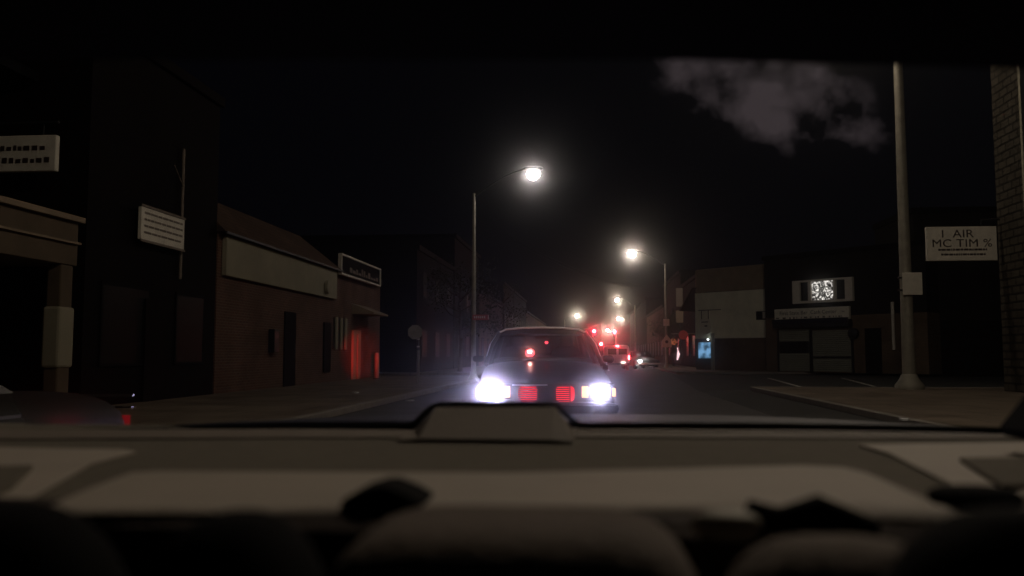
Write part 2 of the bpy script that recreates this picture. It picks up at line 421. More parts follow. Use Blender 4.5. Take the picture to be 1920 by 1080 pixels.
# projecting sign on that front
p0, p1 = at_v(-40, 323, 15.0), at_v(106, 252, 15.0)
T = thing('projecting_sign', 'blurred cream sign projecting from the dark wall at the top left corner', 'sign', (p1.x, 15.0, p0.z))
MB().box(p0.x, p1.x, 15.0, 15.12, p0.z, p1.z).build('board', M['sign'], T, True, bevel=.02)
MB().tube([(UW - 2.35, 15.06, p1.z + .25), (p1.x, 15.06, p1.z + .25)], .03).tube([(p1.x - .3, 15.06, p1.z + .25), (p1.x - .3, 15.06, p1.z)], .015)\
    .tube([(p0.x + .3, 15.06, p1.z + .25), (p0.x + .3, 15.06, p1.z)], .015).build('bracket', M['dkmetal'], T, True)
mk = MB()
random.seed(3)
for r_ in range(2):
    x = p0.x + .32 + r_ * .15
    while x < p1.x - .2:
        w = random.uniform(.06, .14)
        z = p1.z - .24 - r_ * .24
        mk.box(x, x + w * .8, 14.988, 14.999, z - .055, z + .055 * random.uniform(.3, 1)); x += w + .03
mk.build('lettering', M['ink'], T, True)

# dark brick building in the middle
C0 = at_u(402, 700, UW).y
B = thing('dark_brick_building', 'very dark reddish brick building between the porch front and the brick shop', 'building', (UW, 19, .13))
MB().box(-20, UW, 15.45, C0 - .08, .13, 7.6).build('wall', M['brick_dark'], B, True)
MB().box(-20, UW + .12, 15.4, C0 - .03, 7.6, 7.85).build('roof', M['brick_dark'], B, True, bevel=.02)
for v, w in ((16.0, 1.9), (C0 - 2.2, 1.5)): windowU(B, UW, v, v + w, .9, 2.6)
MB().box(UW + .001, UW + .06, C0 - 3.6, C0 - 2.7, .13, 2.35).build('door', M['wood'], B, True)
q = at_u(335, 460, UW)
MB().tube([(UW + .06, q.y, 2.9), (UW + .06, q.y, 6.0)], .035).tube([(UW + .07, q.y - .01, 5.1), (UW + .3, q.y - .9, 5.4)], .012).build('pipe', M['taupe'], B, True)

T = thing('wall_sign', 'small white signboard with rows of faint lines high on the dark brick wall', 'sign', (UW, 18, 3.5))
a, b = at_u(249, 448, UW), at_u(333, 405, UW)
z0, z1 = a.z, a.z + .70
MB().box(UW + .1, UW + .18, a.y, b.y, z0, z1).build('board', M['sign'], T, True, bevel=.01)
MB().box(UW + .185, UW + .2, a.y - .03, b.y + .03, z1, z1 + .05).box(UW + .185, UW + .2, a.y - .03, b.y + .03, z0 - .05, z0).build('edge_trim', M['taupe'], T, True)
mk = MB()
for i, z in enumerate((z1 - .12, z1 - .26, z1 - .4, z1 - .54)):
    y = a.y + .12
    while y < b.y - .15:
        w = random.uniform(.08, .3); w = min(w, b.y - .1 - y)
        mk.box(UW + .181, UW + .186, y, y + w, z - .02, z + .025); y += w + .03
mk.build('lettering', M['taupe'], T, True)

# brick shop with mansard and cream band
C1 = 38.6
FT = (at_u(415, 441, UW + .14).z + at_u(615, 500, UW + .14).z) / 2
FB = (at_u(420, 522, UW + .14).z + at_u(615, 553, UW + .14).z) / 2
vb = at_u(625, 555, UW).y
C = thing('brick_shop', 'low brown brick shop with a brown mansard roof above a long blank cream fascia', 'building', (UW, 30, .13))
MB().box(-20, UW, C0, C1, .13, FT + .05).build('wall', M['brick_red'], C, True)
MB().box(UW + .001, UW + .14, C0 + .25, vb, FB, FT).build('fascia', M['stucco'], C, True, bevel=.02)
rf = MB(); a = (UW + .55, C0 - .1); 
RT = (at_u(388, 374, UW - .9).z + at_u(575, 446, UW - .9).z) / 2
rf.add([(UW + .26, C0 - .1, FT + .05), (UW + .26, vb + .3, FT + .05), (UW - .9, vb - 1.3, RT), (UW - .9, C0 - .1, RT), (-19, C0 - .1, RT), (-19, vb - 1.3, RT), (-19, C0 - .1, FT + .05), (-19, vb + .3, FT + .05)],
       [(0, 1, 2, 3), (3, 2, 5, 4), (1, 7, 5, 2), (0, 3, 4, 6), (0, 6, 7, 1)])
rf.build('roof', M['shingle'], C, True)
MB().box(UW + .22, UW + .29, C0 - .1, vb + .3, FT, FT + .06).build('gutter', M['dkmetal'], C, True)
MB().box(-20, UW + .1, vb + .5, C1 + .05, FT + .05, FT + .3).build('parapet', M['brick_dark'], C, True)
a, b = at_u(624, 655, UW), at_u(651, 598, UW)
wv0, wv1 = a.y, b.y
f = MB()
for i in range(3):
    y = wv0 + (wv1 - wv0) * (i + .5) / 3 - .13; f.box(UW + .02, UW + .07, y, y + .24, a.z, b.z)
wo_ = MB().box(UW + .001, UW + .018, wv0, wv1, a.z, b.z).build('window', M['winglass'], C, True)
f.build('window_bar', M['stucco'], wo_, True)
a, b = at_u(658, 717, UW), at_u(673, 620, UW)
fr = MB().box(UW + .001, UW + .09, a.y, a.y + .42, .13, b.z).box(UW + .001, UW + .09, b.y - .42, b.y, .13, b.z).box(UW + .001, UW + .089, a.y + .42, b.y - .42, b.z - .15, b.z).build('door_frame', M['stucco'], C, True)
MB().box(UW + .001, UW + .03, a.y + .42, b.y - .42, .13, b.z - .15).build('door', M['wood'], fr, True)
a, b = at_u(660, 572, UW), at_u(690, 556, UW)
MB().prism([(UW, a.y, 3.2), (UW + .9, a.y, 2.85), (UW + .9, a.y, 2.78), (UW, a.y, 2.78)], (0, b.y - a.y, 0)).build('awning', M['tan'], C, True)
a = at_u(614, 538, UW + .2)
MB().lathe([(.04, 0), (.24, .02), (.24, .12), (.04, .14)], 16, Matrix.Translation((UW + .15, a.y, a.z)), 'X').build('wall_lamp', M['stucco'], C, True)
MB().box(UW + .001, UW + .05, 26.2, 27.2, .13, 2.5).build('back_door', M['brick_dark'], C, True)
MB().box(UW + .001, UW + .2, 24.9, 25.3, 1.2, 1.9).build('meter_box', M['dkmetal'], C, True, bevel=.02)
MB().box(UW + .001, UW + .06, 30.2, 31.0, .5, 2.3).build('shuttered_window', M['wood'], C, True)

T = thing('roof_sign', 'long dark signboard in a pale frame above the shop doorway', 'sign', (UW, 35, 4.3))
a, b = at_u(637, 511, UW + .15), at_u(710, 503, UW + .15)
s0, s1 = a.z, at_u(637, 478, UW + .15).z
MB().box(UW + .12, UW + .2, a.y, b.y, s0, s1).build('board', M['black'], T, True)
w = .07
MB().box(UW + .1, UW + .25, a.y - w, b.y + w, s1, s1 + w).box(UW + .1, UW + .25, a.y - w, b.y + w, s0 - w, s0)\
    .box(UW + .101, UW + .249, a.y - w, a.y, s0, s1).box(UW + .101, UW + .249, b.y, b.y + w, s0, s1).build('frame', M['white'], T, True)
mk = MB(); y = a.y + 1.2
while y < b.y - .5:
    h = random.uniform(.08, .3); l = random.uniform(.15, .4); mk.box(UW + .201, UW + .21, y, y + l, s0 + .12, s0 + .12 + h); y += l + .12
mk.build('lettering', M['taupe'], T, True)

p = at_z(706, 716)
T = thing('bollard', 'short pale steel post at the far corner of the brick shop', 'bollard', (p.x, p.y, .13))
MB().lathe([(.1, 0), (.1, 1.0), (.07, 1.07), (.01, 1.09)], 14).build('post', M['grey'], T, smooth=True)
MB().lathe([(.15, 0), (.15, .04)], 14).build('base_plate', M['dkmetal'], T)

# far west row, nearly black
fw = [(47, 60, 7, 'brick_dark'), (60.4, 74, 9.5, 'brick_dark'), (74.4, 95, 6.5, 'brick_red'), (95.4, 130, 9, 'brick_dark'), (130.4, 190, 7.5, 'brick_red')]
adj = ['first dark two storey building past the side road on the left', 'tall dark building second past the side road on the left', 'low brown brick building third past the side road on the left',
       'tall dark building fourth past the side road on the left', 'farthest long low building on the left']
for (v0, v1, h, m), la in zip(fw, adj):
    T = thing('row_building', la, 'building', (UW, v0, .13), 0, 'buildings far down the street')
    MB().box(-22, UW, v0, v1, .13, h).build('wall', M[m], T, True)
    MB().box(-22.1, UW + .15, v0 - .1, v1 + .1, h, h + .3).build('roof', M['black'], T, True)
    k = 0
    v = v0 + 1.5
    while v < v1 - 3:
        windowU(T, UW, v, v + 1.6, .9, 2.6)
        if h > 6.8: windowU(T, UW, v + .2, v + 1.4, 4.4, 6.0)
        v += 4.2

# ------------------------------------------------------------------ east side: shop and white building facing the car park
P0 = at_v(1437, 690, 52.0); P0.z = .13
P1 = at_v(1720, 690, 45.5); P1.z = .13
ax = (P1 - P0).normalized(); L = (P1 - P0).length
rzs = math.atan2(ax.y, ax.x); nrm = Vector((ax.y, -ax.x, 0)).normalized()
D = thing('check_shop', 'brown corner storefront with two grey shutters facing the dark car park', 'building', P0, rzs)
Di = lm(D).inverted()
def loc_s(px, py): return Di @ at_plane(px, py, P0, nrm)
def boxS(mb, a, b, y0, y1):
    p, q = loc_s(*a), loc_s(*b)
    return mb.box(min(p.x, q.x), max(p.x, q.x), y0, y1, min(p.z, q.z), max(p.z, q.z))
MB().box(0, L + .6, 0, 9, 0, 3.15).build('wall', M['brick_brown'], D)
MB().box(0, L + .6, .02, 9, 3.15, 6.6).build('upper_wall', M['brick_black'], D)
MB().box(-.1, L + .7, -.1, 9.1, 6.6, 6.85).build('roof', M['black'], D)
boxS(MB(), (1437, 565), (1690, 572), -.12, -.001)
boxS(MB(), (1458, 603), (1599, 612), -.5, -.001).build('canopy', M['dkmetal'], D, bevel=.02)
boxS(MB(), (1458, 600), (1599, 604), -.56, -.44).build('canopy_edge', M['chrome'], D)
for i, (a, b) in enumerate((((1463, 690), (1518, 618)), ((1526, 694), (1596, 618)))):
    p, q = loc_s(*a), loc_s(*b); p.z = .05
    s = MB()
    z = p.z
    while z < q.z - .01:
        s.add([(p.x, -.001, z), (q.x, -.001, z), (q.x, -.05, z + .015), (p.x, -.05, z + .015), (q.x, -.03, z + .1), (p.x, -.03, z + .1), (q.x, -.001, z + .105), (p.x, -.001, z + .105)],
              [(0, 1, 2, 3), (3, 2, 4, 5), (5, 4, 6, 7), (0, 3, 5, 7), (1, 6, 4, 2)]); z += .11
    sh = s.build('shutter', M['shutter'], D)
    MB().box(p.x - .12, p.x - .002, -.09, -.002, 0, q.z).box(q.x + .002, q.x + .12, -.09, -.002, 0, q.z).build('shutter_rail', M['dkmetal'], sh)
    if i == 0:
        zz0, zz1 = loc_s(1490, 662).z, loc_s(1490, 640).z
        MB().box(p.x + .03, q.x - .03, -.075, -.055, zz0, zz1).build('shutter_opening', M['winglass'], sh)
    else:
        zz = loc_s(1560, 670).z
        MB().box(p.x + .03, q.x - .03, -.08, -.055, zz - .06, zz + .06).build('shutter_bar', M['dkmetal'], sh)
p, q = loc_s(1624, 694), loc_s(1652, 615)
MB().box(p.x, q.x, -.03, -.001, 0, q.z).build('door', M['wood'], D)
MB().lathe([(.05, 0), (.28, .02), (.3, .2), (.1, .3)], 14, Matrix.Translation((loc_s(1603, 625).x, -.3, loc_s(1603, 625).z)), 'Y').build('vent', M['dkmetal'], D)

p, q = loc_s(1678, 656), loc_s(1678, 566)
MB().tube([(p.x, -.1, p.z), (p.x, -.1, q.z)], .085).build('downpipe', M['white'], D)
a, b = loc_s(1458, 603), loc_s(1597, 577)
T = thing('shop_sign', 'long white shop sign with dark serif lettering above the grey shutters', 'sign', (lm(D) @ Vector((a.x, -.2, a.z))), rzs)
sw, shh = b.x - a.x, (loc_s(1597, 577).z - loc_s(1597, 601).z)
MB().box(0, sw, -.1, .1, 0, shh).build('board', M['sign'], T, bevel=.01)
RX = Matrix.Rotation(PI / 2, 4, 'X')
text('lettering', 'First State Bar  Cash Center', shh * .43, M['ink'], T, Matrix.Translation((sw * .46, -.105, shh * .5)) @ RX, 1.0)
text('lettering', 'Inc', shh * .22, M['ink'], T, Matrix.Translation((sw * .93, -.105, shh * .55)) @ RX, 1.0)
mk = MB(); x = .1
random.seed(11)
while x < sw - .2:
    w = random.choice([.05, .09, .14, .2]); mk.box(x, x + w, -.108, -.101, shh * .14 + random.uniform(0, .05), shh * .3); x += w + random.uniform(.04, .28)
mk.build('small_print', M['ink'], T)

a, b = loc_s(1490, 570), loc_s(1601, 512)
T = thing('window_display', 'wide white framed panel with a bright glittering centre high on the dark wall', 'window', (lm(D) @ Vector((a.x, -.01, a.z))), rzs)
pw, ph = b.x - a.x, b.z - loc_s(1601, 557).z
MB().box(0, pw * .13, -.2, 0, 0, ph).box(pw * .88, pw, -.2, 0, 0, ph).box(pw * .13, pw * .88, -.199, 0, 0, ph * .1).box(pw * .13, pw * .88, -.199, 0, ph * .92, ph)\
    .box(pw * .27, pw * .32, -.198, 0, ph * .1, ph * .92).box(pw * .69, pw * .73, -.198, 0, ph * .1, ph * .92).build('frame', M['white'], T)
MB().box(pw * .13, pw * .27, -.06, 0, ph * .1, ph * .92).build('side_pane', M['winglass'], T)
MB().box(pw * .73, pw * .88, -.06, 0, ph * .1, ph * .92).build('side_pane', M['winglass'], T)
MB().box(pw * .32, pw * .69, -.08, 0, ph * .1, ph * .92).build('lit_pane', M['sparkle'], T)

# white building beside it, its front to the street
E0 = at_v(1305, 690, 57.5); E1 = at_v(1437, 690, 54.0)
E0.z = E1.z = .13
ex = (E1 - E0).normalized(); rze = math.atan2(ex.y, ex.x); En = Vector((ex.y, -ex.x, 0))
E = thing('pale_building', 'two storey building with a bare pale upper side wall beside the car park', 'building', E0, rze)
Ei = lm(E).inverted()
def loc_e(px, py, off=0.0): return Ei @ at_plane(px, py, E0 + En * off, En)
EL = (E1 - E0).length
zt, zm, zb = loc_e(1370, 500).z, loc_e(1370, 546).z, loc_e(1370, 634).z
M['brick_brownx'] = M['brick_brown']
MB().box(0, EL, 0, 12, 0, zb).build('lower_wall', M['brick_brown'], E)
MB().box(0, EL, .01, 12, zb, zm).build('wall', M['stucco_pale'], E)
MB().box(0, EL, .03, 12, zm, zt).build('upper_wall', M['tan'], E, bevel=.1)
p, q = loc_e(1418, 600), loc_e(1437, 583)
fo = MB().box(p.x, q.x, -.02, .009, p.z, q.z).build('window', M['winglass'], E)
MB().box(q.x - .25, q.x - .02, -.03, -.021, p.z + .08, q.z - .05).build('pane', M['white'], fo)
p = loc_e(1308, 600); q = loc_e(1336, 555)
MB().prism([(-1.1, -.3, q.z - .9), (-1.1, 4, q.z - .9), (.0, 4, q.z + .6), (.0, -.3, q.z + .6)], (.12, 0, 0)).build('awning', M['black'], E)
xq = loc_e(1333, 640)
MB().box(.25, xq.x, -.05, -.001, loc_e(1320, 672).z, loc_e(1320, 642).z).build('lit_window', M['blueshop'], E)
MB().box(xq.x + .05, xq.x + .28, -.12, -.001, 0, loc_e(1336, 625).z).build('corner_post', M['stucco'], E)
MB().lathe([(.03, 0), (.09, .05), (.03, .1)], 12, Matrix.Translation((xq.x - .1, -.18, loc_e(1333, 638).z))).build('lamp', M['shoplamp'], E)

T = thing('hanging_sign', 'cream shield shaped hanging sign beside the blue lit window', 'sign', E0 + En * .8 + Vector((0, 0, 0)), rze)
p, q = loc_e(1312, 626, .8), loc_e(1331, 598, .8)
pts = [(p.x, 0, p.z + .15), (p.x + .2, 0, p.z), (q.x - .2, 0, p.z), (q.x, 0, p.z + .15), (q.x, 0, q.z), (p.x, 0, q.z)]
MB().prism(pts, (0, .08, 0)).build('board', M['sign'], T)
MB().box(p.x + .12, p.x + .16, .02, .05, q.z, q.z + .55).box(q.x - .16, q.x - .12, .02, .05, q.z, q.z + .55).box(p.x - .1, q.x + .8, .02, .06, q.z + .55, q.z + .6).build('hanger', M['dkmetal'], T)
MB().box((p.x + q.x) / 2 - .02, (p.x + q.x) / 2 + .2, -.012, -.001, (p.z + q.z) / 2 - .02, (p.z + q.z) / 2 + .07).box(p.x + .15, q.x - .15, -.011, -.001, q.z - .22, q.z - .16).build('lettering', M['ink'], T)

# far east row
fe = [(66.5, 78, 7.0, 'brick_dark'), (78.4, 96, 8.5, 'brick_dark'), (96.4, 125, 6.4, 'brick_red'), (125.4, 175, 9, 'brick_dark')]
adj = ['dark building just behind the pale building on the right', 'dark taller building second behind the pale one', 'brown low building third behind the pale one', 'farthest dark building on the right of the street']
UE = 8.3
for (v0, v1, h, m), la in zip(fe, adj):
    T = thing('row_building', la, 'building', (UE, v0, .13), 0, 'buildings far down the street')
    MB().box(UE, 20, v0, v1, .13, h).build('wall', M[m], T, True)
    MB().box(UE - .15, 20.1, v0 - .1, v1 + .1, h, h + .3).build('roof', M['black'], T, True)
    v = v0 + 1.2
    while v < v1 - 3:
        fo = MB().box(UE - .05, UE - .001, v, v + 1.8, .9, 2.7).build('window', M['wood'], T, True)
        MB().box(UE - .07, UE - .051, v + .1, v + 1.7, 1.0, 2.6).build('pane', M['winglass'], fo, True)
        v += 4.4
# signs hung on that row
a, b = at_v(1268, 575, 70), at_v(1280, 540, 70)
T = tag(MB().box(a.x, b.x, 70, 70.1, a.z, b.z).build('blade_sign', M['taupe'], None, bevel=.02), 'upper narrow grey blade sign on the dark building right of the lamp post', 'sign')
a, b = at_v(1268, 605, 69), at_v(1281, 582, 69)
T = tag(MB().box(a.x, b.x, 69, 69.1, a.z, b.z).build('blade_sign', M['tan'], None, bevel=.02), 'pale square blade sign under the narrow grey one right of the lamp post', 'sign')
a, b = at_v(1270, 675, 66), at_v(1276, 652, 66)
T = tag(MB().tube([(a.x, 66, a.z), (a.x + .1, 66, (a.z + b.z) / 2), (a.x + .02, 66, b.z)], [.05, .11, .05], 8).build('neon_sign', M['pinkneon']), 'thin upright pinkish neon tube glowing in a dark doorway', 'neon sign')

# ------------------------------------------------------------------ dark building and pale wall at the right edge
F0 = at_v(1722, 700, 46)
F = thing('dark_garage', 'nearly black garage front behind the tall right hand lamp post', 'building', (F0.x, 46, .0))
MB().box(F0.x, F0.x + 14, 46, 52, 0, 8.5).build('wall', M['brick_black'], F, True)
MB().box(F0.x - .1, F0.x + 14.1, 45.9, 52, 8.5, 8.8).build('roof', M['black'], F, True)
for x in (F0.x + 1.2, F0.x + 5.2):
    d_ = MB().box(x, x + 3, 45.93, 45.999, 0, 2.9).build('roller_door', M['wood'], F, True)
    MB().box(x + .1, x + 2.9, 45.9, 45.929, .9, .95).box(x + .1, x + 2.9, 45.9, 45.929, 1.9, 1.95).build('door_rail', M['dkmetal'], d_, True)
g0 = at_z(1884, 742)
UG = g0.x
G = thing('pale_block_building', 'pale painted block building cut off by the right edge of the view', 'building', (UG, g0.y, .13))
MB().box(UG, UG + 12, 10, g0.y, .13, 11).build('wall', M['brick_pale'], G, True)
MB().box(UG - .15, UG + 12, 9.9, g0.y + .1, 11, 11.3).build('roof', M['dkmetal'], G, True)
fo = MB().box(UG - .05, UG - .001, g0.y - 3.4, g0.y - 1.6, 4.9, 9.4).build('window', M['stucco'], G, True)
MB().box(UG - .07, UG - .051, g0.y - 3.25, g0.y - 1.75, 5.1, 9.2).build('pane', M['winglass'], fo, True)
MB().box(UG - .05, UG - .001, 16, 17.1, .13, 2.4).build('door', M['wood'], G, True)

vs_ = g0.y - .2
a, b = at_v(1739, 489, vs_), at_v(1868, 424, vs_)
T = thing('bracket_sign', 'white sign with two rows of dark capitals jutting from the pale wall on the right', 'sign', (a.x, vs_, a.z))
sw, shh = b.x - a.x, b.z - a.z
MB().box(0, sw, 0, .12, 0, shh).build('board', M['sign'], T, bevel=.01)
text('lettering', 'I  AIR', shh * .33, M['ink'], T, Matrix.Translation((sw * .44, -.006, shh * .68)) @ RX, 1.15)
text('lettering', 'MC TIM %', shh * .33, M['ink'], T, Matrix.Translation((sw * .5, -.006, shh * .40)) @ RX, 1.15)
mk = MB()
for z, x0, x1 in ((shh * .29, .16, .84), (shh * .15, .2, .84)):
    x = sw * x0
    while x < sw * x1:
        w = random.uniform(.03, .12); mk.box(x, x + w, -.008, -.001, z, z + .055); x += w + .02
mk.build('small_print', M['ink'], T)
MB().tube([(sw - .1, .06, shh + .2), (sw + .6, .06, shh + .2)], .03).tube([(sw * .8, .06, shh), (sw * .8, .06, shh + .2), (sw - .1, .06, shh + .2)], .02).build('bracket', M['dkmetal'], T)

# ------------------------------------------------------------------ street lamps
def street_lamp(label, loc, rz, h=7.9, zl=8.7, arm=2.45, r0=.11, lm_='lamp', br=.28):
    T = thing('street_lamp', label, 'street lamp', loc, rz, 'street lamps along the street')
    MB().lathe([(r0, 0), (r0 * .95, 1), (r0 * .62, h - .3), (r0 * .58, h)], 16).build('pole', M['grey'], T, smooth=True)
    MB().lathe([(r0 * 2.1, 0), (r0 * 2.1, .12), (r0 * 1.4, .3), (r0 * 1.15, .42), (r0 * 1.02, .44)], 16).build('base', M['grey'], T, smooth=True)
    pts = [(arm * t, 0, h - .15 + (zl + .22 - h + .15) * math.sin(t * PI / 2)) for t in [0, .15, .3, .5, .7, .88]]
    MB().tube(pts, [.05, .045, .04, .036, .032, .03], 8).build('arm', M['dkmetal'], T, smooth=True)
    MB().se((arm, 0, zl + .2), (.42, .17, .1), 2.4, 20, 10).build('lamp_head', M['dkmetal'], T, smooth=True)
    MB().lathe([(.02, -br), (br * .5, -br * .87), (br * .87, -br * .5), (br, 0), (br * .8, .06), (.02, .1)], 10, Matrix.Translation((arm, 0, zl))).build('lamp', M[lm_], T)
    return T
def lamp_pos(px, py, z=8.7): return at_z(px, py, z)
l1 = lamp_pos(1000, 325)
near = street_lamp('tall grey street lamp on the left with the biggest white light hanging over the road', (l1.x - 2.5, l1.y, .0), 0, arm=2.5)
l2 = lamp_pos(1185, 475)
M['lamp2'] = emit('second_street_lamp_glow', (1, .84, .68), LAMP * 2.7)
street_lamp('grey street lamp on the right kerb with two small signs on its pole', (l2.x + 2.45, l2.y, 0), PI, lm_='lamp2')
spec = [((1157, 562), 1, 'lit street lamp highest of the small group on the right, third light of the street'), ((1160, 597), 1, 'lit street lamp right above the van, under the higher lamp'),
        ((1082, 592), -1, 'lit street lamp on the left above the right end of the sedan roof'), ((1140, 619), 1, 'small lit street lamp touching the right red traffic light'),
        ((1090, 621), -1, 'left of two tiny lit street lamps at the corner of the sedan roof'), ((1097.5, 623), -1, 'right of two tiny lit street lamps at the corner of the sedan roof')]
lf = None
for (px, py), sd, la in spec:
    p = lamp_pos(px, py)
    if lf is None: lf = q_ = street_lamp(la, (p.x + 2.45 * sd, p.y, 0), PI if sd > 0 else 0, lm_='lampfar', br=.2)
    else: q_ = dup(lf, (p.x + 2.45 * sd, p.y, 0), PI if sd > 0 else 0, la)
    for ch in q_.children:
        if ch.name.split('.')[0] == 'lamp':
            ch.data = ch.data.copy(); ch.data.materials[0] = emit('far_lamp_glow', (1, .82, .62), 370 * (p.y / 118) ** 2)
# big pole at the right, its lamp above the window edge, and an added unseen lamp beside the car
pb = at_z(1706, 738)
BP = street_lamp('thick tall pole on the right pavement with a white box sign halfway up', (pb.x, pb.y, .13), PI, h=11.6, zl=12.3, arm=2.6, r0=.19, lm_='lampmid', br=.2)
street_lamp('street lamp standing beside the car, out of view on the right', (5.6, 8.4, .13), PI, h=8.6, zl=9.3, arm=2.4, lm_='lamp_added', br=.2)  # unseen lamp, added to light the cabin and the left fronts

T = thing('pole_sign', 'blank whitish square sign strapped to the thick right hand pole', 'sign', (pb.x, pb.y, 0))
a, b = at_v(1693, 553, pb.y - .25), at_v(1728, 511, pb.y - .25)
MB().box(a.x, b.x, pb.y - .28, pb.y - .24, a.z, b.z).build('board', M['sign'], T, True, bevel=.008)
MB().box(a.x - .1, b.x - .3, pb.y - .238, pb.y - .12, a.z + .12, a.z + .17).box(a.x - .1, b.x - .3, pb.y - .238, pb.y - .12, b.z - .17, b.z - .12).build('strap', M['dkmetal'], T, True)

# signs on the second lamp
v2 = l2.y - .2; x2 = l2.x + 2.45
T = thing('parking_sign', 'small pale rectangular sign on the second lamp pole', 'sign', (x2, v2, 0))
a, b = at_v(1244, 611, v2), at_v(1255, 598, v2)
MB().box(a.x, b.x, v2 - .02, v2, a.z, b.z).build('board', M['sign'], T, True, bevel=.005)
MB().box(a.x + .1, b.x - .1, v2 + .001, v2 + .08, a.z + .2, a.z + .26).build('strap', M['dkmetal'], T, True)
T = thing('warning_sign', 'pale five sided warning sign low on the second lamp pole', 'sign', (x2, v2, 0))
a, b = at_v(1241, 651, v2), at_v(1259, 627, v2)
w = b.x - a.x; h = b.z - a.z
MB().prism([(a.x, v2 - .04, a.z), (b.x, v2 - .04, a.z), (b.x, v2 - .04, a.z + h * .5), (a.x + w / 2, v2 - .04, b.z), (a.x, v2 - .04, a.z + h * .5)], (0, .03, 0)).build('board', M['sign'], T, True)
MB().lathe([(.01, 0), (.12, 0), (.12, .01), (.01, .012)], 10, Matrix.Translation((a.x + w / 2, v2 - .055, a.z + h * .42)), 'Y').build('symbol', M['ink'], T, True)

# traffic signals
def signal(label, loc, red_z, arm=0.0, arm_z=4.9, n=1, redmat='red', rad=.18):
    T = thing('traffic_signal', label, 'traffic light', loc, 0, 'red traffic lights at the far crossing')
    MB().lathe([(.1, 0), (.09, 3), (.07, max(red_z, arm_z) + .3)], 10).build('pole', M['dkmetal'], T)
    if arm:
        pts = [(arm * t, 0, arm_z + .55 * math.sin(t * PI / 2)) for t in (0, .2, .4, .6, .8, 1)]
        MB().tube(pts, .06, 8).build('arm', M['grey'], T, smooth=True)
    x = arm
    hb = MB().box(x - .2, x + .2, -.16, .1, red_z - .95, red_z + .22).build('signal_head', M['dkmetal'], T, bevel=.03)
    MB().lathe([(.01, -.02), (rad * .8, -.01), (rad, 0), (rad, .03)], 14, Matrix.Translation((x, -.19, red_z)), 'Y').build('red_lens', M[redmat], hb)
    MB().loft([[Vector((x + q * math.cos(k * PI / 8), -.165 + h, red_z + q * math.sin(k * PI / 8))) for k in range(16)] for q, h in ((rad + .03, -.42), (rad + .045, -.42), (rad + .045, 0), (rad + .03, 0), (rad + .03, -.42))], cap=False).build('visor', M['black'], hb)
    for k in (1, 2):
        MB().lathe([(.01, -.02), (.12, -.01), (.13, 0), (.13, .02)], 12, Matrix.Translation((x, -.18, red_z - .33 * k)), 'Y').build('dark_lens', M['winglass'], hb)
    return T
p = at_v(1114, 621, 128)
signal('left of two bright red traffic lights, on a curved arm over the road', (p.x - 3.2, 128, 0), p.z, 3.2, p.z - .1)
p = at_v(1152, 622, 128)
signal('right of two bright red traffic lights, beside a small street lamp', (p.x, 128, 0), p.z)
p = at_v(1127, 645, 112)
signal('lower dim red traffic light between the sedan and the van', (p.x, 112, 0), p.z, redmat='redtail')
p = at_v(1262, 641, 76)
T = signal('dull orange traffic light to the right of the second lamp pole', (p.x, 76, 0), p.z, redmat='orangesig', rad=.28)
p = at_v(1281, 628, 67.5)
T = thing('round_red_sign', 'dull red round sign on a short arm from the dark building', 'sign', (p.x, 67.5, 0))
MB().lathe([(.01, 0), (.36, 0), (.36, .05), (.01, .05)], 18, Matrix.Translation((p.x, 67.4, p.z)), 'Y').build('disc', M['redsign'], T, True)
MB().tube([(p.x - .9, 67.5, p.z + .1), (UE + .2, 67.5, p.z + .1)], .03).build('arm', M['grey'], T, True)

# street name sign on the first lamp, stop sign from behind
v1 = l1.y - .12
a, b = at_v(886, 600, v1), at_v(917, 590, v1)
T = thing('street_name_sign', 'small dull red street name plate on the left lamp pole', 'sign', ((a.x + b.x) / 2, v1, a.z))
MB().box(a.x, b.x, v1 - .03, v1, a.z, b.z).build('plate', M['redsign'], T, True)
w = b.x - a.x
mk = MB()
for i in range(6): mk.box(a.x + w * (.1 + .12 * i), a.x + w * (.17 + .12 * i), v1 - .036, v1 - .031, a.z + .07, b.z - .06)
mk.box(b.x - w * .06, b.x - w * .02, v1 - .036, v1 - .031, a.z + .02, b.z - .02)
mk.build('lettering', M['sign'], T, True)
p = at_z(784, 728); s = at_v(779, 630, p.y)
T = thing('stop_sign', 'grey octagonal sign seen from behind on a pale post at the left kerb', 'sign', (p.x, p.y, .13))
MB().tube([(0, 0, 0), (0, 0, 1.15)], .045).build('post', M['grey'], T)
MB().tube([(0, 0, 1.15), (-.04, 0, s.z + .1)], .035).build('upper_post', M['dkmetal'], T)
MB().lathe([(.01, 0), (.26, 0), (.26, .012), (.01, .012)], 8, Matrix.Translation((s.x - p.x, -.06, s.z)) @ Matrix.Rotation(PI / 8, 4, 'Y'), 'Y').build('plate', M['grey'], T)
MB().box(-.05, .05, -.05, -.03, 1.25, 1.3).box(-.04, .04, -.05, -.03, 1.5, 1.55).build('strap', M['sign'], T)

# overhead cables
for i, (z, u) in enumerate(((9.2, -5.5), (9.6, -5.8))):
    pts = []
    for k in range(21):
        t = k / 20; pts.append((u + (12.0) * t, 60 + 45 * t, z - 3.0 * t * (1 - t)))
    tag(MB().tube(pts, .02, 5).build('overhead_cable', M['black']), ['lower sagging cable slung across the street' , 'upper sagging cable slung across the street'][i], 'cable', 'cables across the street')

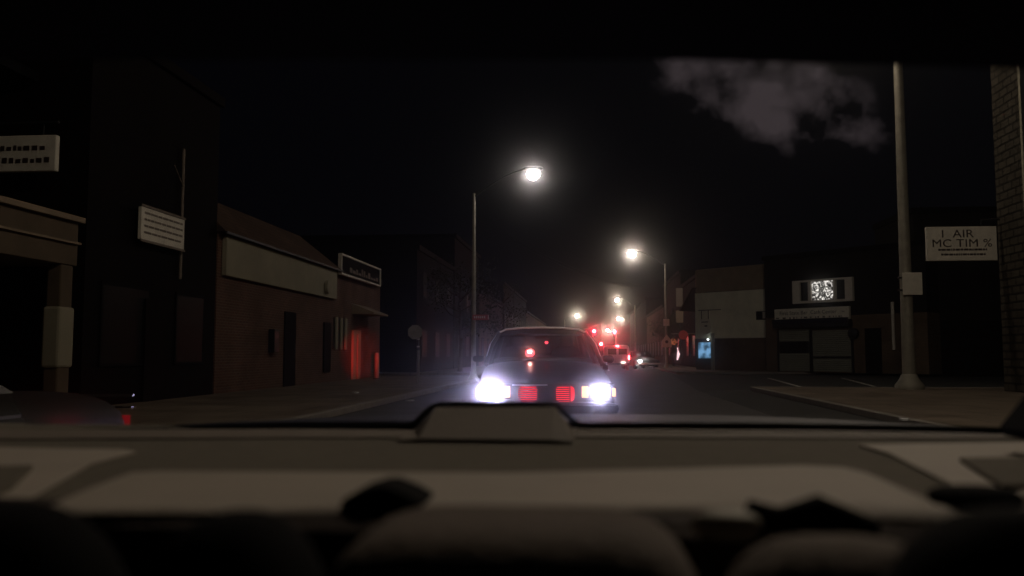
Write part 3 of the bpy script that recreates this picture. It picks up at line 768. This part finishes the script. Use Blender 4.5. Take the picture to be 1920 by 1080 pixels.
# ------------------------------------------------------------------ vehicles
def sring(w, zb, zt, y, n=28, e=4.5):
    zc, hz = (zb + zt) / 2, (zt - zb) / 2
    sg = lambda t, p: math.copysign(abs(t) ** p, t)
    return [Vector((w * sg(math.cos(2 * PI * k / n), 2 / e), y, zc + hz * sg(math.sin(2 * PI * k / n), 2 / e))) for k in range(n)]
def wheel(par, x, y, r=.33, w=.21):
    sx = 1 if x > 0 else -1
    T = MB().lathe([(r * .6, -w / 2), (r * .95, -w / 2), (r, -w / 3), (r, w / 3), (r * .95, w / 2), (r * .6, w / 2)], 28, Matrix.Translation((x, y, r)), 'X').build('wheel', M['tyre'], par, smooth=True)
    MB().lathe([(.03, sx * (w / 2 - .02)), (r * .2, sx * (w / 2)), (r * .55, sx * (w / 2 - .04)), (r * .62, sx * (w / 2 - .005)), (r * .62, 0)], 20, Matrix.Translation((x, y, r)), 'X').build('rim', M['chrome'], T, smooth=True)

def pane(mb, a, b, c, d, t=.006):
    a, b, c, d = map(Vector, (a, b, c, d)); n = (b - a).cross(d - a).normalized() * t
    return mb.add([a, b, c, d, a + n, b + n, c + n, d + n], [(0, 1, 2, 3), (4, 7, 6, 5), (0, 4, 5, 1), (1, 5, 6, 2), (2, 6, 7, 3), (3, 7, 4, 0)])

def sedan_body(T, paint, hw=.92, cowl=1.03, hood=.78, belt=1.03, roof=1.50, dk=1.0, glassmat=None, gh=True):
    gm = glassmat or M['glass']
    st = [(0, hw * .95, .34, hood - .06), (.03, hw * .975, .3, hood - .01), (.1, hw * .99, .27, hood + .03), (.5, hw, .24, hood + .1), (1.0, hw, .22, cowl - .07), (1.35, hw, .22, cowl - .01),
          (1.6, hw, .22, belt), (3.9, hw, .22, belt), (4.1, hw, .24, dk + .01), (4.7, hw * .99, .27, dk - .03), (4.9, hw * .97, .32, dk - .07), (4.97, hw * .95, .36, dk - .12)]
    MB().loft([sring(w, zb, zt, y) for y, w, zb, zt in st]).build('body', paint, T, smooth=True)
    bw, tw = hw * .93, hw * .72
    z0, z1 = belt - .06, roof
    yA0, yA1, yR0, yR1 = 1.38, 2.12, 3.45, 4.15
    # roof panel
    MB().loft([[Vector((x * s, y, z)) for x, z in [(-1, -.045), (-.97, -.01), (-.85, .018), (-.5, .034), (0, .04), (.5, .034), (.85, .018), (.97, -.01), (1, -.045)] for z in [z1 - .03 + z]] for y, s in ((yA1 - .04, tw * .98), (yA1 + .1, tw * 1.03), (2.8, tw * 1.05), (yR0, tw * 1.02), (yR0 + .05, tw))], True, True).build('roof', paint, T, smooth=True)
    pm = M['plastic'] if paint is not M['paint_dark'] else paint
    for s in (-1, 1):
        MB().tube([(s * bw, yA0, z0), (s * (bw * .6 + tw * .4) , (yA0 + yA1) / 2 - .05, z0 + (z1 - z0) * .52), (s * tw * 1.0, yA1, z1 - .04)], [.04, .035, .032], 8).build('pillar', pm, T, smooth=True)
        MB().tube([(s * bw, 2.75, z0), (s * tw * 1.04, 2.75, z1 - .05)], .035, 8).build('pillar', pm, T, smooth=True)
        MB().tube([(s * bw * .98, yR1, z0), (s * tw * 1.0, yR0, z1 - .05)], [.09, .06], 8).build('pillar', pm, T, smooth=True)
    w = MB(); pane(w, (-bw, yA0, z0), (bw, yA0, z0), (tw, yA1, z1 - .03), (-tw, yA1, z1 - .03)); w.build('windshield', gm, T)
    w = MB(); pane(w, (-bw, yR1, z0), (bw, yR1, z0), (tw, yR0, z1 - .03), (-tw, yR0, z1 - .03)); w.build('rear_window', gm, T)
    for s in (-1, 1):
        w = MB(); pane(w, (s * bw, yA0 + .05, z0), (s * bw, 2.72, z0), (s * tw * 1.03, 2.72, z1 - .05), (s * tw * 1.02, yA1, z1 - .05)); w.build('side_window', gm, T)
        w = MB(); pane(w, (s * bw, 2.78, z0), (s * bw, yR1 - .1, z0), (s * tw * 1.02, yR0 - .05, z1 - .05), (s * tw * 1.03, 2.78, z1 - .05)); w.build('side_window', gm, T)
        MB().se((s * (hw + .06), 1.72, belt + .02), (.085, .045, .05), 3, 14, 8).build('door_mirror', M['blackfab'], T, smooth=True)
        for y in (.85, 4.0): wheel(T, s * (hw - .1), y)
    seats = MB()
    for x in (-.4, .4):
        seats.se((x, 2.75, belt - .08), (.25, .07, .3), 4).se((x, 2.8, belt + .28), (.12, .05, .1), 3)
    seats.se((0, 3.75, belt - .1), (.68, .08, .2), 5)
    seats.build('seat', M['blackfab'], T, smooth=True)
    MB().se((0, 1.75, belt - .02), (.75, .28, .07), 4).build('dashboard', M['plastic'], T, smooth=True)
    MB().se((0, 2.1, roof - .13), (.12, .02, .03), 3, 14, 8).build('rearview_mirror', M['plastic'], T)

# --- the car that follows
cf, cb2 = at_v(1025, 735, 11.3), at_v(1017, 620, 13.4)
rzc = -math.atan2(cb2.x - cf.x, cb2.y - cf.y)
V = thing('sedan', 'dark sedan close behind with glaring white headlights and red lights in its grille', 'car', (cf.x, 11.3, 0), rzc)
sedan_body(V, M['paint_dark'], hw=.925, cowl=1.05, hood=.80, belt=1.06, roof=1.54)
zl = cf.z
# measured across the front: 262 px -> 1.85 m
def fx(px): return (px - 1025) / 141.5
def fz(py): return cf.z - (py - 735) / 141.5
MB().se((0, -.03, fz(765)), (.95, .13, .085), 5, 32, 10).build('bumper', M['plastic'], V, smooth=True)
MB().box(-.9, .9, -.172, -.155, fz(758) - .006, fz(758) + .006).build('bumper_trim', M['chrome'], V)
gr = MB().box(fx(961), fx(1068), -.02, .05, fz(755), fz(722)).build('grille', M['plastic'], V)
mk = MB()
for i in range(9):
    z = fz(754) + (fz(724) - fz(754)) * i / 8; mk.box(fx(962), fx(1067), -.078, -.066, z - .007, z + .007)
for px in (961, 975, 1008, 1024, 1041, 1068): mk.box(fx(px) - .006, fx(px) + .006, -.078, -.06, fz(755), fz(723))
mk.build('grille_bar', M['plastic'], gr)
MB().box(fx(961), fx(1026), -.085, -.06, fz(723), fz(721) + .006).build('grille_trim', M['trim'], gr)
for px in (990, 1059):
    MB().se((fx(px), -.045, fz(738)), (.125, .015, .105), 4, 24, 8).build('red_light', M['redlens'], V)
for s, px0, px1, m, ext in ((-1, 905, 940, 'head', 1), (1, 1105, 1142, 'head2', 1)):
    hl = MB().box(fx(px0) - .02, fx(px1) + .02, -.045, .04, fz(748), fz(722)).build('headlight', M['plastic'], V, bevel=.01)
    MB().se((fx((px0 + px1) / 2), -.055, fz(735)), (.115, .02, .09) if s < 0 else (.095, .02, .075), 2.6, 20, 10).build('lens', M[m], hl)
for px0, px1 in ((945, 957), (1090, 1102)):
    MB().box(fx(px0), fx(px1), -.062, -.02, fz(745), fz(724)).build('turn_signal', M['amber'], V, bevel=.006)
for px0, px1 in ((893, 900), (1147, 1153)):
    MB().box(fx(px0), fx(px1), -.05, .1, fz(743), fz(728)).build('side_marker', M['amber'], V, bevel=.006)
MB().box(-.88, .88, -.012, .03, fz(721), fz(719)).build('hood_edge', M['plastic'], V)
mk = MB().tube([(.05, 1.42, 1.06), (.6, 1.6, 1.12)], .008, 5).tube([(-.6, 1.42, 1.06), (-.05, 1.6, 1.12)], .008, 5).build('wiper', M['plastic'], V)
bw_, tw_, zt2 = .925 * .93, .925 * .72, 1.51
MB().tube([(-bw_, 1.37, 1.02), (-(bw_ * .6 + tw_ * .4) - .02, 1.68, 1.29), (-tw_ - .02, 2.05, zt2 - .03), (-tw_ * .86, 2.08, zt2 + .025), (-tw_ * .45, 2.08, zt2 + .05), (0, 2.08, zt2 + .056), (tw_ * .45, 2.08, zt2 + .05), (tw_ * .86, 2.08, zt2 + .025), (tw_ + .02, 2.05, zt2 - .03), ((bw_ * .6 + tw_ * .4) + .02, 1.68, 1.29), (bw_, 1.37, 1.02)], .015, 8).build('highlight_trim', M['trim'], V, smooth=True)  # added tube, kept bright to stand in for the roof edge highlight
bx = -.08
bz = 1.15 + (664 - 663) / 120
bc = MB().se((-.2, 1.8, 1.17), (.07, .06, .06), 2.2, 16, 10).build('beacon', M['beacon'], V, smooth=True)
MB().se((-.205, 1.71, 1.185), (.03, .02, .025), 2, 12, 8).build('bulb', M['beacon2'], bc)
MB().se((.06, 1.95, 1.33), (.025, .02, .02), 2, 12, 8).build('dash_light', M['beacon'], V)
bl = bpy.data.lights.new('red_wall_spot', 'SPOT'); bl.energy = 14000; bl.color = (1, .03, .03); bl.spot_size = R(6.5); bl.spot_blend = 1.0; bl.shadow_soft_size = .02  # added red spot outside the sedan, reddens the wall by the doorway
bo = bpy.data.objects.new('red_wall_spot', bl); S.collection.objects.link(bo)
src = lm(V) @ Vector((-1.05, 2.0, 1.2)); tgt = at_u(678, 665, UW)
bo.location = src; bo.rotation_euler = (tgt - src).to_track_quat('-Z', 'Y').to_euler()
bo.parent = None

# --- the van further back
pv = at_v(1158, 690, 62)
VN = thing('van', 'white van driving away with square rear windows and a bright red tail light', 'van', (pv.x, 62, 0), .03)
vw, vh = .86, 1.80
MB().loft([sring(w, zb, zt, y, 32, 7) for y, w, zb, zt in [(0, vw * .96, .42, vh - .06), (.06, vw, .38, vh), (3.2, vw, .38, vh), (3.6, vw, .38, vh - .35), (4.4, vw * .97, .4, 1.0), (4.5, vw * .95, .45, .95)]]).build('body', M['paint_white'], VN, smooth=True)
for s in (-1, 1):
    d_ = MB().box(min(s * .02, s * .76), max(s * .02, s * .76), -.03, .02, .5, vh - .14).build('rear_door', M['paint_white'], VN, bevel=.01)
    MB().box(min(s * .08, s * .68), max(s * .08, s * .68), -.04, -.031, 1.12, vh - .26).build('pane', M['winglass'], d_)
    for y in (.9, 3.6): wheel(VN, s * (vw - .1), y, .33)
    MB().box(min(s * .78, s * .85), max(s * .78, s * .85), -.03, .05, .78, 1.02).build('tail_light', M['redtail'] if s > 0 else M['redtail_dim'], VN)
MB().box(-.82, .82, -.12, .05, .38, .52).build('bumper', M['chrome'], VN, bevel=.02)
MB().box(.25, .55, -.135, -.121, .50, .6).build('number_plate', emit('lit_plate', (1, .95, .85), 2.5), VN)
MB().box(-.09, .09, -.045, .0, vh - .1, vh - .03).build('brake_light', M['redtail'], VN)
MB().lathe([(.01, -.05), (.3, -.04), (.3, .05)], 20, Matrix.Translation((-.55, -.06, .78)), 'Y').build('spare_wheel', M['tyre'], VN)

# distant headlight of another car by the trees
p = at_v(1203, 681, 66)
T = thing('parked_car', 'dark car parked past the van with one small white light showing', 'car', (p.x + .55, 66, 0), .25, 'cars parked along the kerb')
sedan_body(T, M['paint_dark'], roof=1.38, belt=.92, cowl=.9, hood=.68, dk=.85)
for s in (-1, 1):
    MB().box(s * .7 - .1, s * .7 + .1, -.03, .03, .55, .67).build('headlight', M['whitepoint'] if s < 0 else M['winglass'], T)
MB().se((0, -.03, .42), (.9, .1, .09), 5, 24, 8).build('bumper', M['chrome'], T, smooth=True)
MB().box(-.5, .5, -.02, .02, .53, .66).build('grille', M['plastic'], T)

# --- parked car at the left edge, tail towards the street beyond
pc = at_z(250, 728, .955)
pcx = pc.x
T = thing('parked_car', 'dark brown car parked at the left edge with dim red tail light', 'car', (pcx - .92, pc.y + .02, 0), PI, 'cars parked along the kerb')
# local y runs towards the camera: its tail faces down the street
tl = MB()
hw = .92
MB().loft([sring(w, zb, zt, y) for y, w, zb, zt in [(0, hw * .95, .4, .86), (.03, hw * .97, .34, .91), (.12, hw, .28, .945), (1.0, hw, .24, .975), (1.25, hw, .22, .99), (3.6, hw, .22, .99), (4.8, hw, .26, .84), (4.95, hw * .95, .34, .75)]]).build('body', M['paint_maroon'], T, smooth=True)
g = MB(); bw, tw = hw * .93, hw * .7
g.loft([[Vector((x, y, z)) for x, y in ((-bw_, a0), (bw_, a0), (bw_, a1), (-bw_, a1))] for bw_, a0, a1, z in ((bw, .95, 3.7, .97), (bw * .85, 1.35, 3.3, 1.2), (tw, 1.7, 2.95, 1.37), (tw * .9, 1.8, 2.85, 1.4))])
g.build('greenhouse', M['winglass'], T)
MB().se((0, 2.3, 1.4), (tw * .98, .62, .03), 4).build('roof', M['paint_maroon'], T, smooth=True)
for s in (-1, 1):
    MB().box(min(s * .6, s * .89), max(s * .6, s * .9), -.012, .05, .73, .80).build('tail_light', M['redtail_dim'], T)
    MB().box(min(s * .905, s * .925), max(s * .905, s * .925), .05, .25, .68, .72).build('side_marker', M['redtail_dim'], T)
    for y in (.95, 3.9): wheel(T, s * (hw - .1), y)
    MB().box(min(s * .915, s * .93), max(s * .915, s * .93), 1.0, 4.2, .86, .875).build('side_trim', M['chrome'], T)
MB().box(-.9, .9, -.03, -.0, .905, .92).box(-.9, .9, -.03, -.0, .84, .85).build('trunk_trim', M['chrome'], T)
MB().se((0, -.02, .5), (.94, .1, .08), 5, 24, 8).build('bumper', M['chrome'], T, smooth=True)
q = at_u(112, 813, pcx)
MB().box(-hw - .012, -hw + .02, pc.y - q.y - .09, pc.y - q.y + .07, q.z - .018, q.z + .018).build('side_reflector', M['redside'], T)

# ------------------------------------------------------------------ vegetation
def tree(label, loc, h, cr, seed, group='bare dark trees down the street'):
    random.seed(seed)
    T = thing('tree', label, 'tree', loc, 0, group)
    tk = MB().tube([(0, 0, 0), (.05, .02, h * .3), (-.04, .05, h * .6), (.03, 0, h * .85)], [.16, .12, .08, .03], 8)
    tips = []
    for i in range(14):
        a = random.uniform(0, 2 * PI); z = random.uniform(.3, .75) * h; l = random.uniform(.5, 1) * cr
        e = Vector((math.cos(a) * l, math.sin(a) * l, z + random.uniform(.2, .6) * l + .5)); m = Vector((math.cos(a) * l * .4, math.sin(a) * l * .4, z + .3))
        tk.tube([(0, 0, z), m, e], [.05, .035, .012], 5); tips.append(e); tips.append((m + e) / 2)
    tk.build('trunk', M['bark'], T, smooth=True)
    lf_ = MB()
    for t in tips:
        for k in range(70):
            c = t + Vector((random.gauss(0, .35), random.gauss(0, .35), random.gauss(0, .3)))
            a = Vector((random.gauss(0, 1), random.gauss(0, 1), random.gauss(0, 1))).normalized(); b = a.cross(Vector((random.random(), random.random(), random.random()))).normalized()
            sz = random.uniform(.05, .11)
            lf_.add([c - a * sz, c + b * sz * .5, c + a * sz, c - b * sz * .5], [(0, 1, 2, 3)])
    lf_.build('crown', M['leaf'], T)
    return T
tree('small dark tree past the car park, right of the van', (6.4, 72, .13), 4.6, 1.5, 1)
tree('dark tree on the far left pavement behind the stop sign', (-7.6, 50, .13), 6.5, 2.2, 2)
tree('dark tree on the far left pavement above the sedan', (-7.4, 74, .13), 7.5, 2.4, 3)
random.seed(21)
scr = [((668, 737), 'scrap of white litter on the left pavement near the kerb'), ((770, 752), 'pale scrap of litter in the left gutter by the signpost'), ((1694, 788), 'pale scrap of litter on the near right pavement')]
for (px, py), la in scr:
    p = at_z(px, py, .135 if px != 770 else .01); z = .135 if px != 770 else .01
    pts = [Vector((p.x + math.cos(a) * random.uniform(.05, .12), p.y + math.sin(a) * random.uniform(.05, .14), z)) for a in [k * 1.05 for k in range(6)]]
    tag(MB().prism(pts, (0, 0, .03)).build('litter_scrap', M['litter']), la, 'litter', 'scraps of litter')

# ------------------------------------------------------------------ the car the view is taken from
OC = thing('car', 'dark car seen from its cabin: pale rear shelf, window edge, seat backs and trunk lid', 'car', (0, .9, 0))
ZS = 1.042
def shelfpoly(pts, z0, z1, name, m, bevel=.006):
    q = [at_z(px, py, z1) for px, py in pts]
    q = [Vector((p.x, p.y, z0)) for p in q]
    return MB().prism(q, (0, 0, z1 - z0)).build(name, m, OC, True, bevel=bevel)
MB().box(-.95, .95, .56, 1.30, ZS - .03, ZS - .0025).build('rear_shelf', M['shelf'], OC, True)
# pale strip under the glass
shelfpoly([(-300, 806), (2200, 800), (2200, 822), (960, 818), (-300, 824)], ZS - .002, ZS, 'shelf_trim', M['taupe'], .001)
shelfpoly([(55, 957), (150, 915), (235, 884), (300, 881), (960, 884), (1500, 870), (1590, 874), (1640, 886), (1760, 938), (1640, 951), (960, 951), (400, 957)], ZS - .002, ZS + .012, 'shelf_pad', M['beige'], .012)
lp = shelfpoly([(-120, 836), (235, 842), (255, 846), (170, 868), (5, 960), (-200, 1040)], ZS - .002, ZS + .001, 'side_pad', M['beige'], .003)
MB().prism([Vector((p.x, p.y, ZS + .0012)) for p in [at_z(px, py, ZS + .0012) for px, py in ((-60, 882), (62, 880), (20, 920), (-60, 950))]], (0, 0, .004)).build('pad_inset', M['shelf'], lp, True)
rp = shelfpoly([(1610, 833), (2100, 826), (2100, 930), (1885, 928), (1855, 936), (1800, 915), (1665, 848)], ZS - .002, ZS + .001, 'side_pad', M['beige'], .003)
MB().prism([Vector((p.x, p.y, ZS + .0012)) for p in [at_z(px, py, ZS + .0012) for px, py in ((1800, 866), (2060, 862), (2060, 918), (1880, 918))]], (0, 0, .004)).build('pad_inset', M['shelf'], rp, True)
MB().se(at_z(1828, 933, ZS + .012), (.03, .02, .008), 2.5, 16, 8).build('speaker_clip', M['blackfab'], OC, True)
# high brake light housing
def hp(px, py, v): p = at_v(px, py, v); return p
f0 = [hp(775, 801, 1.17), hp(1078, 801, 1.17), hp(1042, 763, 1.17), hp(816, 763, 1.17)]
f0[0].z = f0[1].z = ZS + .001
nearf = [p.copy() for p in f0]
for p in nearf: p.y -= .11
nearf[2].z = nearf[3].z = ZS + .003
MB().loft([nearf, f0]).build('brake_light_housing', M['taupe'], OC, True, bevel=.006)
# window gasket: black band round the lower edge of the glass
vg = 1.225
pts = [at_v(-260, 812, vg), at_v(300, 807, vg), at_v(700, 801, vg), at_v(772, 799, vg), at_v(812, 762, vg), at_v(828, 758, vg), at_v(1030, 758, vg), at_v(1046, 762, vg), at_v(1086, 798, vg), at_v(1400, 798, vg), at_v(1700, 803, vg), at_v(2150, 812, vg)]
MB().tube(pts, .0045, 8).build('window_gasket', M['black'], OC, True)
# roof lining and header
e0, e1, e2, e3 = at_v(-500, 121, .6), at_v(1280, 121, .6), at_v(1900, 139, .6), at_v(2500, 160, .6)
rl = MB().prism([e0, e1, e2, e3, e3 + Vector((0, 0, .3)), e0 + Vector((0, 0, .3))], (0, -.9, 0)).build('roof_lining', M['blackfab'], OC, True, bevel=.01)
# rear pillars
cp = MB().prism([at_v(px, py, 1.0) for px, py in ((1874, 800), (1884, 817), (2080, 817), (2080, 560), (2010, 640), (1926, 735))], (0, -.12, 0)).build('rear_pillar', M['blackfab'], OC, True)
MB().prism([at_v(px, py, 1.0) for px, py in ((-60, 800), (-60, 817), (-250, 817), (-250, 560), (-180, 640), (-90, 735))], (0, -.12, 0)).build('rear_pillar', M['blackfab'], OC, True)
# rear glass filled with the added bloom scatter
ta, tb = at_v(960, 100, .62), at_v(960, 812, 1.24)
n_ = Vector((0, ta.z - tb.z, tb.y - ta.y)).normalized() * .004
MB().prism([(-.85, tb.y, tb.z), (.85, tb.y, tb.z), (.62, ta.y, ta.z), (-.62, ta.y, ta.z)], n_).build('rear_window', M['film'], OC, True)
# trunk lid
rg = []
for v, z in ((1.27, 1.051), (1.5, 1.039), (1.9, 1.0165), (2.1, 1.005), (2.2, .998), (2.24, .982), (2.26, .7)):
    rg.append([Vector((u, v - .05 * (u / .8) ** 2 * (1 if v > 1.8 else 0), z - .02 * (abs(u) / .8) ** 3)) for u in [-.8 + 1.6 * k / 16 for k in range(17)]] + [Vector((.8, v, .6)), Vector((-.8, v, .6))])
MB().loft(rg).build('trunk_lid', M['paint_own'], OC, True, smooth=True)
# seats
def sx(px, v): return at_v(px, 900, v).x
def sz(py, v): return at_v(960, py, v).z
MB().box(-.72, .72, .50, .585, .6, sz(968, .53)).build('seat_back', M['brownfab'], OC, True, bevel=.02)
v = .46
x0, x1 = sx(625, v), sx(1325, v); zt_ = sz(966, v)
MB().se(((x0 + x1) / 2, v, zt_ - .13), ((x1 - x0) / 2, .07, .13), 5, 48, 20).build('seat_cushion', M['cushion'], OC, True, smooth=True)
v = .43
x0, x1 = sx(1325, v), sx(1830, v); zt_ = sz(998, v)
MB().se(((x0 + x1) / 2, v, zt_ - .1), ((x1 - x0) / 2, .045, .1), 3.2, 36, 18).build('seat_cushion', M['cushion'], OC, True, smooth=True)
for px0, px1, py, v in ((-260, 250, 955, .42), (270, 630, 968, .40), (1610, 2240, 938, .36)):
    x0, x1 = sx(px0, v), sx(px1, v); zt_ = sz(py, v)
    MB().se(((x0 + x1) / 2, v, zt_ - .1), ((x1 - x0) / 2, .05, .1), 2.5, 36, 18).build('headrest', M['blackfab'], OC, True, smooth=True)
# belt and buckle between the seats
v = .52
sb = MB().tube([at_v(1225, 985, v), at_v(1270, 1008, v), at_v(1350, 1012, v), at_v(1440, 1008, v)], [.004, .008, .008, .006], 8).tube([at_v(1400, 955, v), at_v(1480, 985, v), at_v(1620, 1030, v)], [.006, .009, .01], 8)\
    .tube([at_v(1450, 975, v), at_v(1530, 962, v), at_v(1640, 1000, v)], [.006, .011, .008], 8).build('seat_belt', M['blackfab'], OC, True, smooth=True)
MB().se(at_v(1362, 985, .5), (.02, .012, .0085), 2.6, 16, 8).build('buckle', M['grey'], sb, True, smooth=True)
MB().se((sx(1690, .55), .55, sz(985, .55)), (.04, .03, .018), 2.6, 20, 10).build('side_bolster', M['beige'], OC, True, smooth=True)
# the dark pouch
v = .53
pts = [(622, 967), (638, 952), (640, 938), (668, 923), (700, 913), (722, 913), (760, 928), (788, 944), (788, 955), (765, 964)]
T = tag(MB().prism([at_v(px, py, v) for px, py in pts], (0, .045, 0)).build('pouch', M['blackfab'], None, bevel=.008), 'small black humped pouch lying on the front edge of the pale shelf', 'pouch')
